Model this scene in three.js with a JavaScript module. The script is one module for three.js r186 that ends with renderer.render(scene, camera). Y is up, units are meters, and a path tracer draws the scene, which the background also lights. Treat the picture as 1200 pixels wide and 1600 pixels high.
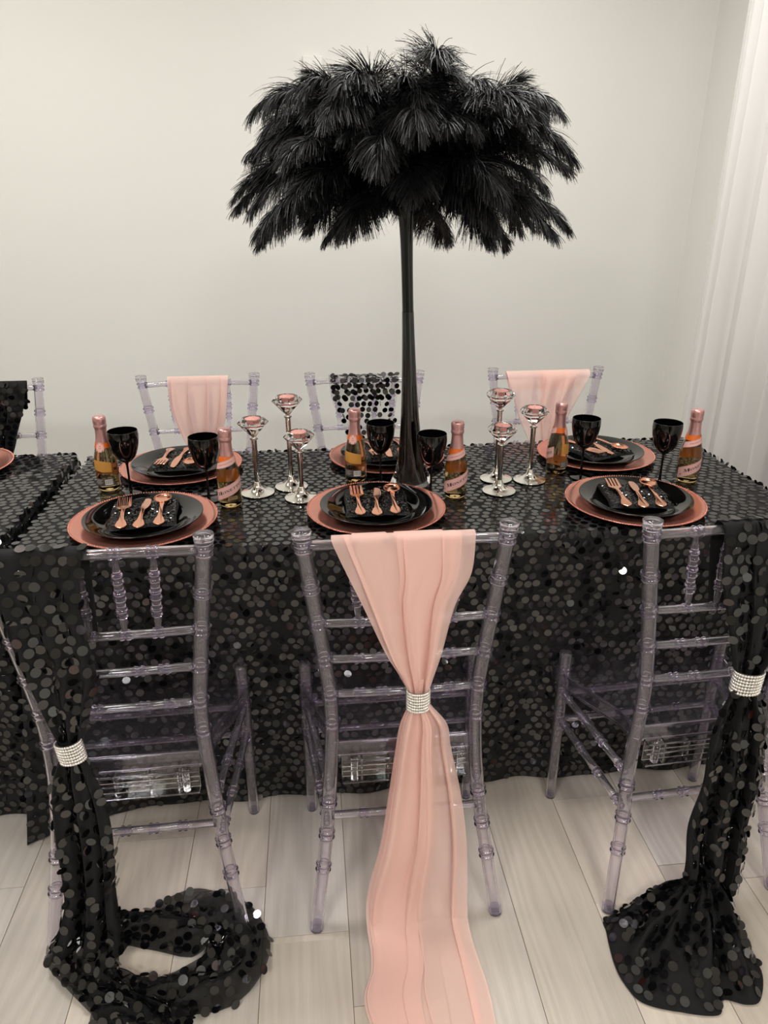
import * as THREE from 'three';
import { mergeGeometries, mergeVertices } from 'three/addons/utils/BufferGeometryUtils.js';
import { RoundedBoxGeometry } from 'three/addons/geometries/RoundedBoxGeometry.js';
import { RectAreaLightUniformsLib } from 'three/addons/lights/RectAreaLightUniformsLib.js';

// ------------------------------------------------------------------ camera, light, exposure
const scene = new THREE.Scene();
scene.background = new THREE.Color(0x050506);
const camera = new THREE.PerspectiveCamera(70.12, 1200 / 1600, 0.05, 40);
camera.position.set(0, 1.4565, 0);
camera.rotation.order = 'YXZ';
camera.rotation.set(-0.39845, -0.09816, -0.0025);
const renderer = new THREE.WebGLRenderer({ antialias: true });
renderer.toneMapping = THREE.LinearToneMapping;
renderer.toneMappingExposure = 1.0;
renderer.shadowMap.enabled = true;
RectAreaLightUniformsLib.init();
const PANELS = [[-1.25, -1.9], [0.65, -1.9], [-1.25, 1.2], [0.65, 1.2]];   // ceiling LED panels (x, z)
const PANEL_SIZE = 0.6, PANEL_POWER = [20, 20, 34, 34];
const LIGHT_COLOR = new THREE.Color(1.0, 0.988, 0.965);
const ROOM = { x0: -4.6, x1: 1.645, z0: -3.25, z1: 6.2, h: 2.75 };

// ------------------------------------------------------------------ helpers
let seed = 7;
const rnd = () => { seed = (seed + 0x6d2b79f5) | 0; let t = Math.imul(seed ^ (seed >>> 15), 1 | seed); t = (t + Math.imul(t ^ (t >>> 7), 61 | t)) ^ t; return ((t ^ (t >>> 14)) >>> 0) / 4294967296; };
const rr = (a, b) => a + (b - a) * rnd();
const lerp = (a, b, t) => a + (b - a) * t;
const clamp = (x, a, b) => Math.min(b, Math.max(a, x));
const smooth = (a, b, x) => { const t = clamp((x - a) / (b - a), 0, 1); return t * t * (3 - 2 * t); };
const V = (x, y, z) => new THREE.Vector3(x, y, z);
const used = {};
function numbered(name) { const n = used[name] = (used[name] ?? -1) + 1; return n ? `${name}_${String(n).padStart(3, '0')}` : name; }
function tag(o, label, category, group, kind) {
  if (label) o.userData.label = label;
  if (category) o.userData.category = category;
  if (group) o.userData.group = group;
  if (kind) o.userData.kind = kind;
  return o;
}
function thing(name, label, category, pos = [0, 0, 0], turn = 0, group) {
  const o = new THREE.Group(); o.name = numbered(name); o.position.set(...pos); o.rotation.y = turn; scene.add(o);
  return tag(o, label, category, group);
}
function part(name, geo, mat, parent) {
  const m = new THREE.Mesh(geo, mat); m.name = name; m.castShadow = m.receiveShadow = true; parent.add(m); return m;
}
function copy(src, pos, turn, label) {
  const c = src.clone(); c.name = numbered(src.name.replace(/_\d{3}$/, '')); scene.add(c);
  c.position.set(...pos); c.rotation.set(0, turn, src.rotation.z); c.userData = { ...src.userData, label }; return c;
}
function struct(name, geo, mat) { const m = part(name, geo, mat, scene); m.userData.kind = 'structure'; return m; }
const bx = (w, h, d, x, y, z) => new THREE.BoxGeometry(w, h, d).translate(x, y, z);
// tube of changing radius along a line of points
function sweep(pts, radii, seg = 14, tints = null) {
  const n = pts.length, pos = [], idx = [];
  let up = V(0, 0, 1), prevT = null;
  for (let i = 0; i < n; i++) {
    let a = i, b = i; while (b < n - 1 && pts[b].distanceTo(pts[i]) < 1e-6) b++; while (a > 0 && pts[a].distanceTo(pts[i]) < 1e-6) a--;
    const t = V().subVectors(pts[Math.min(n - 1, b + (b === i ? 1 : 0))], pts[Math.max(0, a - (a === i ? 1 : 0))]).normalize();
    if (!prevT && Math.abs(t.dot(up)) > 0.9) up = V(1, 0, 0);
    prevT = t;
    const s = V().crossVectors(t, up).normalize(); up = V().crossVectors(s, t).normalize();
    for (let k = 0; k < seg; k++) { const w = k / seg * Math.PI * 2; const c = Math.cos(w) * radii[i], d = Math.sin(w) * radii[i]; pos.push(pts[i].x + s.x * c + up.x * d, pts[i].y + s.y * c + up.y * d, pts[i].z + s.z * c + up.z * d); }
    if (i) for (let k = 0; k < seg; k++) { const k2 = (k + 1) % seg, p = (i - 1) * seg, q = i * seg; idx.push(p + k, q + k, q + k2, p + k, q + k2, p + k2); }
  }
  const c0 = pos.length / 3; pos.push(pts[0].x, pts[0].y, pts[0].z, pts[n - 1].x, pts[n - 1].y, pts[n - 1].z);
  for (let k = 0; k < seg; k++) { const k2 = (k + 1) % seg; idx.push(c0, k, k2, c0 + 1, (n - 1) * seg + k2, (n - 1) * seg + k); }
  const g = new THREE.BufferGeometry(); g.setAttribute('position', new THREE.Float32BufferAttribute(pos, 3)); g.setIndex(idx); g.computeVertexNormals();
  if (tints) { const c = []; for (let i = 0; i < n; i++) for (let k = 0; k < seg; k++) c.push(lerp(1, 0.84, tints[i]), lerp(1, 0.79, tints[i]), lerp(1, 0.91, tints[i])); c.push(1, 1, 1, 1, 1, 1); g.setAttribute('color', new THREE.Float32BufferAttribute(c, 3)); }
  return g;
}
// a tube with a wall: the same sweep and an inner face turned inwards
function hollow(pts, radii, seg, wall, tints) {
  const L = [0]; for (let i = 1; i < pts.length; i++) L.push(L[i - 1] + pts[i].distanceTo(pts[i - 1]));
  const ip = [], ir = [], low = radii.map((r, i) => Math.min(...radii.filter((_, k) => Math.abs(L[k] - L[i]) < 0.012)));
  const T = L.at(-1), n = pts.length, put = (p, i) => { ip.push(p); ir.push(Math.max(0.001, low[i] - wall)); };
  put(V().lerpVectors(pts[0], pts[1], clamp(wall / L[1], 0, 0.9)), 0);
  for (let i = 1; i < n - 1; i++) if (L[i] > wall * 1.2 && L[i] < T - wall * 1.2) put(pts[i], i);
  put(V().lerpVectors(pts[n - 1], pts[n - 2], clamp(wall / (T - L[n - 2]), 0, 0.9)), n - 1);
  const a = sweep(pts, radii, seg, tints), b = sweep(ip, ir, seg, ip.map(() => 0)), x = b.index.array; for (let i = 0; i < x.length; i += 3) { const k = x[i]; x[i] = x[i + 1]; x[i + 1] = k; } b.computeVertexNormals();
  return mergeGeometries([a, b]);
}
// turned bar with bamboo rings at the given lengths
function bamboo(curve, r, rings, lift, seg = 14, ends = [1, 1], n0 = 14, wall = 0) {
  const L = curve.getLength(), ts = new Map();
  for (let i = 0; i <= n0; i++) ts.set(i / n0, 0);
  for (const c of rings) for (const [d, k] of [[-0.0105, 0], [-0.0088, 0.75], [-0.0062, 1], [-0.0038, 0.7], [-0.002, 0.1], [0.002, 0.1], [0.0038, 0.7], [0.0062, 1], [0.0088, 0.75], [0.0105, 0]]) { const t = c + d / L; if (t > 0 && t < 1) ts.set(t, k); }
  const keys = [...ts.keys()].sort((a, b) => a - b).filter((t) => ts.get(t) > 0 || !rings.some((c) => Math.abs(t - c) * L < 0.0104 && t !== c - 0.0105 / L && t !== c + 0.0105 / L));
  const pts = [], rad = [], tint = [];
  for (const t of keys) { tint.push(ts.get(t) > 0 ? 1 : 0); pts.push(curve.getPointAt(t)); rad.push((typeof r === 'function' ? r(t) : r) * lerp(ends[0], ends[1], t) + ts.get(t) * lift); }
  return wall ? hollow(pts, rad, seg, wall, tint) : sweep(pts, rad, seg, tint);
}
const line = (...p) => p.length === 2 ? new THREE.LineCurve3(...p) : new THREE.CatmullRomCurve3(p, false, 'centripetal');
const lathe = (prof, seg = 48) => new THREE.LatheGeometry(prof.map(([r, y]) => new THREE.Vector2(r, y)), seg);
// smooth profile through control points
function curvy(pts, n = 40) { return new THREE.SplineCurve(pts.map(([a, b]) => new THREE.Vector2(a, b))).getPoints(n).map((p) => [Math.max(0, p.x), p.y]); }
function noise2(w, h, cells, s) { // tiling value noise
  const keep = seed; seed = s; const g = []; for (let i = 0; i < cells * cells; i++) g.push(rnd()); seed = keep;
  return (x, y) => { const fx = x / w * cells, fy = y / h * cells, i = Math.floor(fx), j = Math.floor(fy), a = fx - i, b = fy - j, u = a * a * (3 - 2 * a), v = b * b * (3 - 2 * b); const at = (p, q) => g[((q % cells + cells) % cells) * cells + (p % cells + cells) % cells]; return lerp(lerp(at(i, j), at(i + 1, j), u), lerp(at(i, j + 1), at(i + 1, j + 1), u), v); };
}
function dataTex(w, h, f, srgb) {
  const d = new Uint8Array(w * h * 4); for (let y = 0; y < h; y++) for (let x = 0; x < w; x++) { const c = f(x, y); d.set([c[0], c[1], c[2], 255], (y * w + x) * 4); }
  const t = new THREE.DataTexture(d, w, h); t.magFilter = THREE.LinearFilter; t.minFilter = THREE.LinearMipmapLinearFilter; t.wrapS = t.wrapT = THREE.RepeatWrapping; if (srgb) t.colorSpace = THREE.SRGBColorSpace; t.needsUpdate = true; return t;
}
const std = (o) => new THREE.MeshPhysicalMaterial({ side: THREE.DoubleSide, ...o });

// ------------------------------------------------------------------ materials
const wallBump = (() => { const a = noise2(256, 256, 64, 3), b = noise2(256, 256, 128, 4); return dataTex(256, 256, (x, y) => { const v = 255 * (0.6 * a(x, y) + 0.4 * b(x, y)); return [v, v, v]; }); })();
wallBump.repeat.set(6, 6);
const M = {
  wall: std({ color: 0xe5e4de, roughness: 0.75, bumpMap: wallBump, bumpScale: 0.00018 }),
  ceiling: std({ color: 0xf0eee8, roughness: 0.9 }),
  subfloor: std({ color: 0x8a7a68, roughness: 0.9 }),
  cloth: std({ color: 0x0b0b0c, roughness: 0.85, sheen: 0.2, sheenColor: new THREE.Color(0.05, 0.05, 0.05) }),
  tulle: std({ color: 0x050506, roughness: 0.9 }),
  fineTulle: std({ color: 0x141415, roughness: 0.9, transparent: true, opacity: 0.16 }),
  sheerTulle: std({ color: 0x030304, roughness: 0.95, transparent: true, opacity: 0.8 }),
  sequin: std({ color: 0x08080a, roughness: 0.1, ior: 1.76 }),
  brownSequin: std({ color: 0x2a1210, roughness: 0.22, ior: 1.75 }),
  acrylic: std({ color: 0xf9f7fb, roughness: 0.02, vertexColors: true, transmission: 0.982, thickness: 0.02, ior: 1.49, attenuationColor: new THREE.Color().setRGB(0.8, 0.74, 0.88), attenuationDistance: 0.03 }),
  acrylicCap: std({ color: 0xffffff, roughness: 0.03, transmission: 1, thickness: 0.02, ior: 1.49, attenuationColor: new THREE.Color().setRGB(0.76, 0.69, 0.87), attenuationDistance: 0.25 }),
  acrylicThin: std({ color: 0xf4f1f8, roughness: 0.02, transmission: 0.993, thickness: 0, ior: 1.5 }),
  acrylicEdge: std({ color: 0xf2eef7, roughness: 0.03, transmission: 0.985, thickness: 0, ior: 1.6 }),
  acrylicTip: std({ color: 0xefecf7, roughness: 0.05, transmission: 0.94, thickness: 0, ior: 1.5 }),
  chiffon: std({ color: 0xffd7cb, roughness: 0.85, transparent: true, opacity: 0.6, transmission: 0.18, thickness: 0, sheen: 0.4, sheenColor: new THREE.Color(1, 0.8, 0.75) }),
  blackGloss: std({ color: 0x060606, roughness: 0.08, ior: 1.52 }),
  plateBlack: std({ color: 0x060606, roughness: 0.05, ior: 1.52 }),
  roseGold: std({ color: 0xdc9280, roughness: 0.2, metalness: 0.85 }),
  roseMetal: std({ color: 0xf0b094, roughness: 0.16, metalness: 1 }),
  silver: std({ color: 0xe9e6e0, roughness: 0.09, metalness: 1 }),
  rhinestone: std({ color: 0xf4f1ec, roughness: 0.12, metalness: 0.85 }),
  rhinestoneBase: std({ color: 0x6b6862, roughness: 0.4, metalness: 0.8 }),
  crystal: std({ color: 0xffffff, roughness: 0.0, transmission: 1, thickness: 0.02, ior: 1.5, flatShading: true }),
  clearGlass: std({ color: 0xffffff, roughness: 0.01, transmission: 1, thickness: 0.02, ior: 1.48 }),
  bottleGlass: std({ color: 0xf4ecd8, roughness: 0.02, transmission: 1, thickness: 0, ior: 1.5 }),
  wine: std({ color: 0xffffff, roughness: 0.0, transmission: 1, thickness: 0.04, ior: 1.34, attenuationColor: new THREE.Color(0xf3d8a8), attenuationDistance: 0.09 }),
  foil: std({ color: 0xd9a6a2, roughness: 0.3, metalness: 0.7 }),
  orange: std({ color: 0xe0691a, roughness: 0.45 }),
  amberPaper: std({ color: 0xc98f3e, roughness: 0.6 }),
  candlePink: std({ color: 0xe88f86, roughness: 0.5 }),
  waxPink: std({ color: 0xf3b3a8, roughness: 0.55 }),
  wick: std({ color: 0xe8e0d0, roughness: 0.9 }),
  curtain: std({ color: 0xf0edea, roughness: 0.9, transparent: true, opacity: 0.88, transmission: 0.22, thickness: 0 }),
  feather: std({ color: 0x0c0c0d, roughness: 0.5, sheen: 0.5, sheenColor: new THREE.Color(0.25, 0.25, 0.27), sheenRoughness: 0.4 }),
  quill: std({ color: 0x141214, roughness: 0.4 }),
  whitePlastic: std({ color: 0xe9e8e2, roughness: 0.4 }),
};
// napkin: fine sequin grain
const grain = (() => { const a = noise2(256, 256, 96, 11), b = noise2(256, 256, 160, 12); return dataTex(256, 256, (x, y) => { const v = 255 * Math.min(1, 0.5 * a(x, y) + 0.5 * b(x, y)); return [v, v, v]; }); })();
M.napkin = std({ color: 0x040405, roughness: 0.4, ior: 1.4, bumpMap: grain, bumpScale: 0.0015, flatShading: true });
// pale greige oak print for the vinyl planks (one texture of six boards side by side)
const oak = (() => {
  const W = 768, H = 1536, n1 = noise2(W, H, 12, 21), n2 = noise2(W, H, 6, 22), n3 = noise2(W, H, 96, 23), n4 = noise2(W, H, 3, 24);
  return dataTex(W, H, (x, y) => {
    const b = Math.floor(x / 128), px = x - b * 128;
    const warp = (n1(x * 2, y * 0.5) - 0.5) * 34 + (n2(x, y * 0.25) - 0.5) * 40;
    const rings = Math.sin((px + warp) * 0.33) * 0.5 + 0.5;
    const fine = n3(x * 5, y * 0.22), fib = n3(x * 9 + 40, y * 0.06);
    let v = 0.8 + 0.03 * (rings - 0.5) * (0.4 + 1.2 * n1(x, y * 0.7)) + 0.024 * (fine - 0.5) + 0.02 * (fib - 0.5) + 0.07 * (n4(x, y * 0.6) - 0.5) + 0.05 * (n1(x * 1.5 + 90, y * 1.1) - 0.5) + [0.01, -0.03, 0.025, -0.015, 0.03, -0.005][b];
    if (fib > 0.86) v -= 0.02; if (fine > 0.9) v -= 0.02;
    const warm = n2(x + 300, y * 0.4) - 0.5;
    return [255 * clamp(v * (0.975 + 0.02 * warm), 0, 1), 255 * clamp(v * 0.932, 0, 1), 255 * clamp(v * (0.882 - 0.03 * warm), 0, 1)];
  }, true);
})();
M.planks = [0xffffff, 0xf6f3ef, 0xfbf8f2].map((c) => std({ color: c, map: oak, roughness: 0.42, bumpMap: oak, bumpScale: 0.0004 }));

// ------------------------------------------------------------------ the room
{
  const { x0, x1, z0, z1, h } = ROOM, t = 0.12, w = x1 - x0, d = z1 - z0, cx = (x0 + x1) / 2, cz = (z0 + z1) / 2;
  struct('wall_back', bx(w + 2 * t, h + 0.3, t, cx, h / 2, z0 - t / 2), M.wall);
  struct('wall_front', bx(w + 2 * t, h + 0.3, t, cx, h / 2, z1 + t / 2), M.wall);
  struct('wall_left', bx(t, h + 0.3, d, x0 - t / 2, h / 2, cz), M.wall);
  struct('wall_right', bx(t, h + 0.3, d, x1 + t / 2, h / 2, cz), M.wall);
  struct('ceiling', bx(w, t, d, cx, h + t / 2, cz), M.ceiling);
  struct('baseboard_back', new RoundedBoxGeometry(w, 0.1, 0.014, 2, 0.004).translate(cx, 0.05, z0 + 0.007), M.whitePlastic);
  struct('baseboard_right', new RoundedBoxGeometry(0.014, 0.1, d - 0.03, 2, 0.004).translate(x1 - 0.007, 0.05, cz), M.whitePlastic);
  // floor: vinyl planks running away from the camera
  const floor = new THREE.Group(); floor.name = 'floor'; floor.userData.kind = 'structure'; scene.add(floor);
  part('subfloor', bx(w, 0.1, d, cx, -0.0525, cz), M.subfloor, floor);
  const PW = 0.1858, L = 1.22, X0 = -0.5266, first = { 0: -1.411, 1: -1.2446, 2: -1.1132, 3: -0.9488, 4: -1.62, 5: -0.74, 6: -1.4364, 7: -1.2083, '-1': -0.83, '-2': -1.3 };
  const cache = new Map();
  for (let k = Math.floor((x0 - X0) / PW); X0 + k * PW < x1; k++) {
    const a = Math.max(x0, X0 + k * PW), b = Math.min(x1, X0 + (k + 1) * PW);
    let z = (first[k] ?? rr(-1.6, -0.5)); while (z > z0) z -= L;
    for (; z < z1; z += L) {
      const s = Math.max(z0, z), e = Math.min(z1, z + L); if (e - s < 0.01) continue;
      const va = Math.floor(rnd() * 12), key = [(b - a).toFixed(3), (e - s).toFixed(3), va].join();
      if (!cache.has(key)) {
        const g = new RoundedBoxGeometry(b - a - 0.0012, 0.01, e - s - 0.0012, 1, 0.0008), p = g.attributes.position, uv = g.attributes.uv;
        const off = (va % 6) / 6, oy = Math.floor(va / 6) * 0.5 + va * 0.11;
        for (let i = 0; i < p.count; i++) uv.setXY(i, off + (0.02 + 0.96 * (p.getX(i) / PW + 0.5)) / 6, oy + p.getZ(i) / 1.35);
        cache.set(key, g);
      }
      const m = part(numbered('plank'), cache.get(key), M.planks[Math.floor(rnd() * 3)], floor); m.position.set((a + b) / 2, -0.005, (s + e) / 2);
    }
  }
}
// ceiling lamps
for (const [i, [x, z]] of PANELS.entries()) {
  const t = thing('ceiling_light', `square white LED panel in the ceiling, ${['over the second-table end', 'above the curtain end of the table', 'over the open floor towards the room door', 'over the curtain side behind the camera'][i]}`, 'ceiling light', [x, ROOM.h, z], 0);
  const f = PANEL_SIZE / 2 + 0.02, fr = [bx(2 * f, 0.02, 0.02, 0, -0.012, f), bx(2 * f, 0.02, 0.02, 0, -0.012, -f), bx(0.02, 0.02, 2 * f, f, -0.012, 0), bx(0.02, 0.02, 2 * f, -f, -0.012, 0)];
  part('frame', mergeGeometries(fr), M.whitePlastic, t);
  part('light_diffuser', bx(PANEL_SIZE, 0.006, PANEL_SIZE, 0, -0.006, 0), std({ color: 0xffffff, roughness: 0.6, emissive: LIGHT_COLOR, emissiveIntensity: PANEL_POWER[i] * 0.25 }), t);
  const l = new THREE.RectAreaLight(LIGHT_COLOR, PANEL_POWER[i], PANEL_SIZE, PANEL_SIZE); l.name = 'panel_glow'; l.position.set(0, -0.022, 0); l.rotation.x = -Math.PI / 2; t.add(l);
}
// white box on the back wall, its edge showing behind the plumes
{
  const t = thing('wall_panel', 'thin white cover plate on the wall behind the black plumes', 'wall plate', [0.05, 1.92, ROOM.z0 + 0.001]);
  part('cover', new RoundedBoxGeometry(0.075, 0.12, 0.012, 2, 0.004).translate(0, 0, 0.006), M.whitePlastic, t);
}
// sheer curtain in front of the wall with the window side
{
  const t = thing('curtain', 'sheer white floor-length curtain hanging in soft folds at the table end', 'curtain', [1.43, 0, 0]);
  const z0 = -2.64, z1 = -0.7, H = 2.68, nu = 420, nv = 20, pos = [], idx = [], n = noise2(100, 100, 25, 31);
  for (let j = 0; j <= nv; j++) for (let i = 0; i <= nu; i++) {
    const u = i / nu, v = j / nv, z = lerp(z0, z1, u), y = lerp(0.012, H, v), k = n(u * 100, 0.3);
    const fold = Math.sin(z * 78 + 3.5 * Math.sin(z * 7.3)) * (0.022 + 0.022 * k) + 0.014 * Math.sin(z * 31 + v * 0.8);
    pos.push(fold * (0.75 + 0.35 * (1 - v)), y, z + 0.012 * Math.cos(z * 78 + v));
    if (i < nu && j < nv) { const a = j * (nu + 1) + i; idx.push(a, a + 1, a + nu + 2, a, a + nu + 2, a + nu + 1); }
  }
  const g = new THREE.BufferGeometry(); g.setAttribute('position', new THREE.Float32BufferAttribute(pos, 3)); g.setIndex(idx); g.computeVertexNormals();
  part('sheer_cloth', g, M.curtain, t);
  const rod = part('curtain_rod', new THREE.CylinderGeometry(0.012, 0.012, 2.1, 16).rotateX(Math.PI / 2).translate(0, 2.69, -1.68), M.whitePlastic, t);
  for (const z of [-2.7, -0.66]) part('rod_bracket', mergeGeometries([bx(0.21, 0.02, 0.014, 0.105, 2.69, z), bx(0.012, 0.06, 0.04, 0.208, 2.69, z)]), M.whitePlastic, t);
}

// ------------------------------------------------------------------ sequined cloth
const DISC = new THREE.CylinderGeometry(0.0094, 0.0094, 0.0004, 16);   // flat paillette, its axis is y
const EYE = camera.position.clone();
camera.updateMatrixWorld(); camera.updateProjectionMatrix();
const VIEW = new THREE.Matrix4().multiplyMatrices(camera.projectionMatrix, camera.matrixWorldInverse);
// discs: [position, normal]; the 300 that show largest are parts, the others one part
function sequins(owner, discs, singles) {
  const up = V(0, 1, 0), q = new THREE.Quaternion(), one = V(1, 1, 1), o = owner.position;
  const rows = discs.map(([p, n]) => {
    const e = V().subVectors(EYE, p), d = e.length(), c = p.clone().applyMatrix4(VIEW), inside = Math.abs(c.x) < 1 && Math.abs(c.y) < 1;
    return { p, n, score: inside ? Math.max(0.15, e.dot(n) / d) / (d * d) : 0, brown: rnd() < 0.02, tone: 0.6 + 0.9 * rnd() };
  }).sort((a, b) => b.score - a.score);
  const few = rows.slice(0, singles), rest = rows.slice(singles);
  for (const r of few) { const m = part('sequin', DISC, r.brown ? M.brownSequin : M.sequin, owner); m.position.copy(r.p).sub(o); m.quaternion.setFromUnitVectors(up, r.n); }
  if (rest.length) {
    const im = new THREE.InstancedMesh(DISC, M.sequin, rest.length), m4 = new THREE.Matrix4(), c = new THREE.Color();
    rest.forEach((r, i) => { m4.compose(r.p.clone().sub(o), q.setFromUnitVectors(up, r.n), one); im.setMatrixAt(i, m4); im.setColorAt(i, r.brown ? c.setRGB(2.6, 1.2, 1.1) : c.setRGB(r.tone, r.tone, r.tone)); });
    im.name = 'sequins'; im.userData.kind = 'stuff'; im.castShadow = im.receiveShadow = true; owner.add(im);
  }
}
const tilt = (n, a) => { const v = V(rr(-1, 1), rr(-1, 1), rr(-1, 1)); v.addScaledVector(n, -v.dot(n)); return n.clone().addScaledVector(v.normalize(), Math.tan(a)).normalize(); };

// a table covered to the floor; flares: [corner x, corner z, reach x, reach z]
function tableCloth(label, x0, x1, z0, z1, top, flares, singles, sides) {
  const t = thing('sequin_tablecloth', label, 'tablecloth', [(x0 + x1) / 2, 0, (z0 + z1) / 2]);
  const R = 0.018, loop = [], add = (x, z, nx, nz, side) => loop.push({ x, z, nx, nz, side, s: 0 });
  const edge = (ax, az, bx_, bz, nx, nz, side) => { const L = Math.hypot(bx_ - ax, bz - az), n = Math.max(2, Math.round(L / 0.016)); for (let i = 0; i <= n; i++) add(lerp(ax, bx_, i / n), lerp(az, bz, i / n), nx, nz, side); };
  const arc = (cx, cz, a0) => { for (let i = 1; i < 6; i++) { const a = a0 + i / 6 * Math.PI / 2; add(cx + R * Math.cos(a), cz + R * Math.sin(a), Math.cos(a), Math.sin(a), 'corner'); } };
  edge(x0 + R, z1, x1 - R, z1, 0, 1, 'front'); arc(x1 - R, z1 - R, Math.PI / 2 * 1 - Math.PI / 2 + 0, 0);
  // the arc above runs from +x to +z, so turn it round
  { const c = loop.splice(loop.length - 5, 5); loop.push(...c.reverse()); }
  edge(x1, z1 - R, x1, z0 + R, 1, 0, 'right'); { const k = loop.length; arc(x1 - R, z0 + R, -Math.PI / 2); const c = loop.splice(k); loop.push(...c.reverse()); }
  edge(x1 - R, z0, x0 + R, z0, 0, -1, 'back'); { const k = loop.length; arc(x0 + R, z0 + R, Math.PI); const c = loop.splice(k); loop.push(...c.reverse()); }
  edge(x0, z0 + R, x0, z1 - R, -1, 0, 'left'); { const k = loop.length; arc(x0 + R, z1 - R, Math.PI / 2); const c = loop.splice(k); loop.push(...c.reverse()); }
  for (let i = 1; i < loop.length; i++) loop[i].s = loop[i - 1].s + Math.hypot(loop[i].x - loop[i - 1].x, loop[i].z - loop[i - 1].z);
  const ph = rr(0, 6);
  const at = (l, y) => {   // cloth position on the skirt
    const k = 1 - y / top, round = y > top - 0.014 ? 0.014 - Math.sqrt(Math.max(0, 0.014 ** 2 - (y - top + 0.014) ** 2)) : 0;
    const fold = (0.45 * Math.sin(l.s * 21 + ph) + 0.35 * Math.sin(l.s * 38 + 2 * ph) + 0.2 * Math.sin(l.s * 9 + 1)) * 0.016 * k ** 0.9;
    const o = 0.75 * fold - 0.008 * k - round; let x = l.x + l.nx * o, z = l.z + l.nz * o;
    for (const [fx, fz, dx, dz] of flares) { const d = Math.hypot(l.x - fx, l.z - fz), w = Math.exp(-((d / 0.085) ** 2)) * k ** 1.4; x += dx * w; z += dz * w; }
    return V(x, y, z);
  };
  const ys = [top, top - 0.002, top - 0.006, top - 0.014]; for (let i = 1; i <= 24; i++) ys.push(lerp(top - 0.014, 0.008, i / 24));
  const pos = [], idx = [], n = loop.length, inset = loop.map((l) => V(l.x - l.nx * 0.014, top, l.z - l.nz * 0.014));
  for (const y of ys) for (const [i, l] of loop.entries()) { const p = y === top ? inset[i] : at(l, y); pos.push(p.x - t.position.x, p.y, p.z - t.position.z); }
  for (let j = 0; j + 1 < ys.length; j++) for (let i = 0; i < n; i++) { const a = j * n + i, b = j * n + (i + 1) % n; idx.push(a, a + n, b + n, a, b + n, b); }
  const c0 = pos.length / 3; pos.push(0, top, 0); for (let i = 0; i < n; i++) idx.push(c0, i, (i + 1) % n);
  const g = new THREE.BufferGeometry(); g.setAttribute('position', new THREE.Float32BufferAttribute(pos, 3)); g.setIndex(idx); g.computeVertexNormals();
  part('cloth', g, M.cloth, t);
  const discs = [], DX = 0.0248, DZ = 0.0206;
  for (let j = 0, z = z0 + 0.004; z < z1 - 0.002; z += DZ, j++) for (let x = x0 + 0.006 + (j % 2) * DX / 2; x < x1 - 0.004; x += DX) {
    if (rnd() < 0.025) continue;
    discs.push([V(x + rr(-0.0045, 0.0045), top + 0.0009 + rr(0, 0.0006), z + rr(-0.0022, 0.0022)), tilt(V(0, 1, 0), Math.abs(rr(0, 0.05)))]);
  }
  const byS = (s) => { let a = 0, b = n - 1; while (b - a > 1) { const m = (a + b) >> 1; if (loop[m].s <= s) a = m; else b = m; } const A = loop[a], B = loop[b], k = clamp((s - A.s) / Math.max(1e-6, B.s - A.s), 0, 1); return { x: lerp(A.x, B.x, k), z: lerp(A.z, B.z, k), nx: lerp(A.nx, B.nx, k), nz: lerp(A.nz, B.nz, k), s, side: A.side }; };
  const total = loop[n - 1].s;
  for (let j = 0, y = top - 0.006; y > 0.006; y -= DZ, j++) for (let s = (j % 2) * DX / 2; s < total; s += DX) {
    const l = byS(s + rr(-0.004, 0.004)); if (l.side !== 'corner' && !sides.includes(l.side)) continue; if (rnd() < 0.03) continue;
    const yy = Math.max(0.009, y + rr(-0.004, 0.004)), p = at(l, yy), p2 = at(byS(clamp(l.s + 0.006, 0, total)), yy), p3 = at(l, Math.max(0, yy - 0.01));
    const nn = V().crossVectors(p2.sub(p), p3.sub(p)).normalize(); if (nn.x * l.nx + nn.z * l.nz < 0) nn.negate();
    const m = tilt(nn, rnd() ** 2 * 0.95); m.y -= 0.05; m.normalize();
    discs.push([p.addScaledVector(nn, 0.0028 + rr(0, 0.0015)), m]);
  }
  sequins(t, discs, singles);
  return t;
}
tableCloth('black sequin cloth covering the long set table down to the floor', -0.69, 1.212, -2.2, -1.505, 0.748, [[-0.69, -1.54, -0.07, 0.115], [1.212, -1.505, 0.03, 0.06]], 300, ['front', 'right', 'back']);
tableCloth('black sequin cloth on the second table, cut off by the picture edge', -1.62, -0.726, -2.225, -1.51, 0.752, [], 300, ['front', 'right', 'back']);

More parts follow.
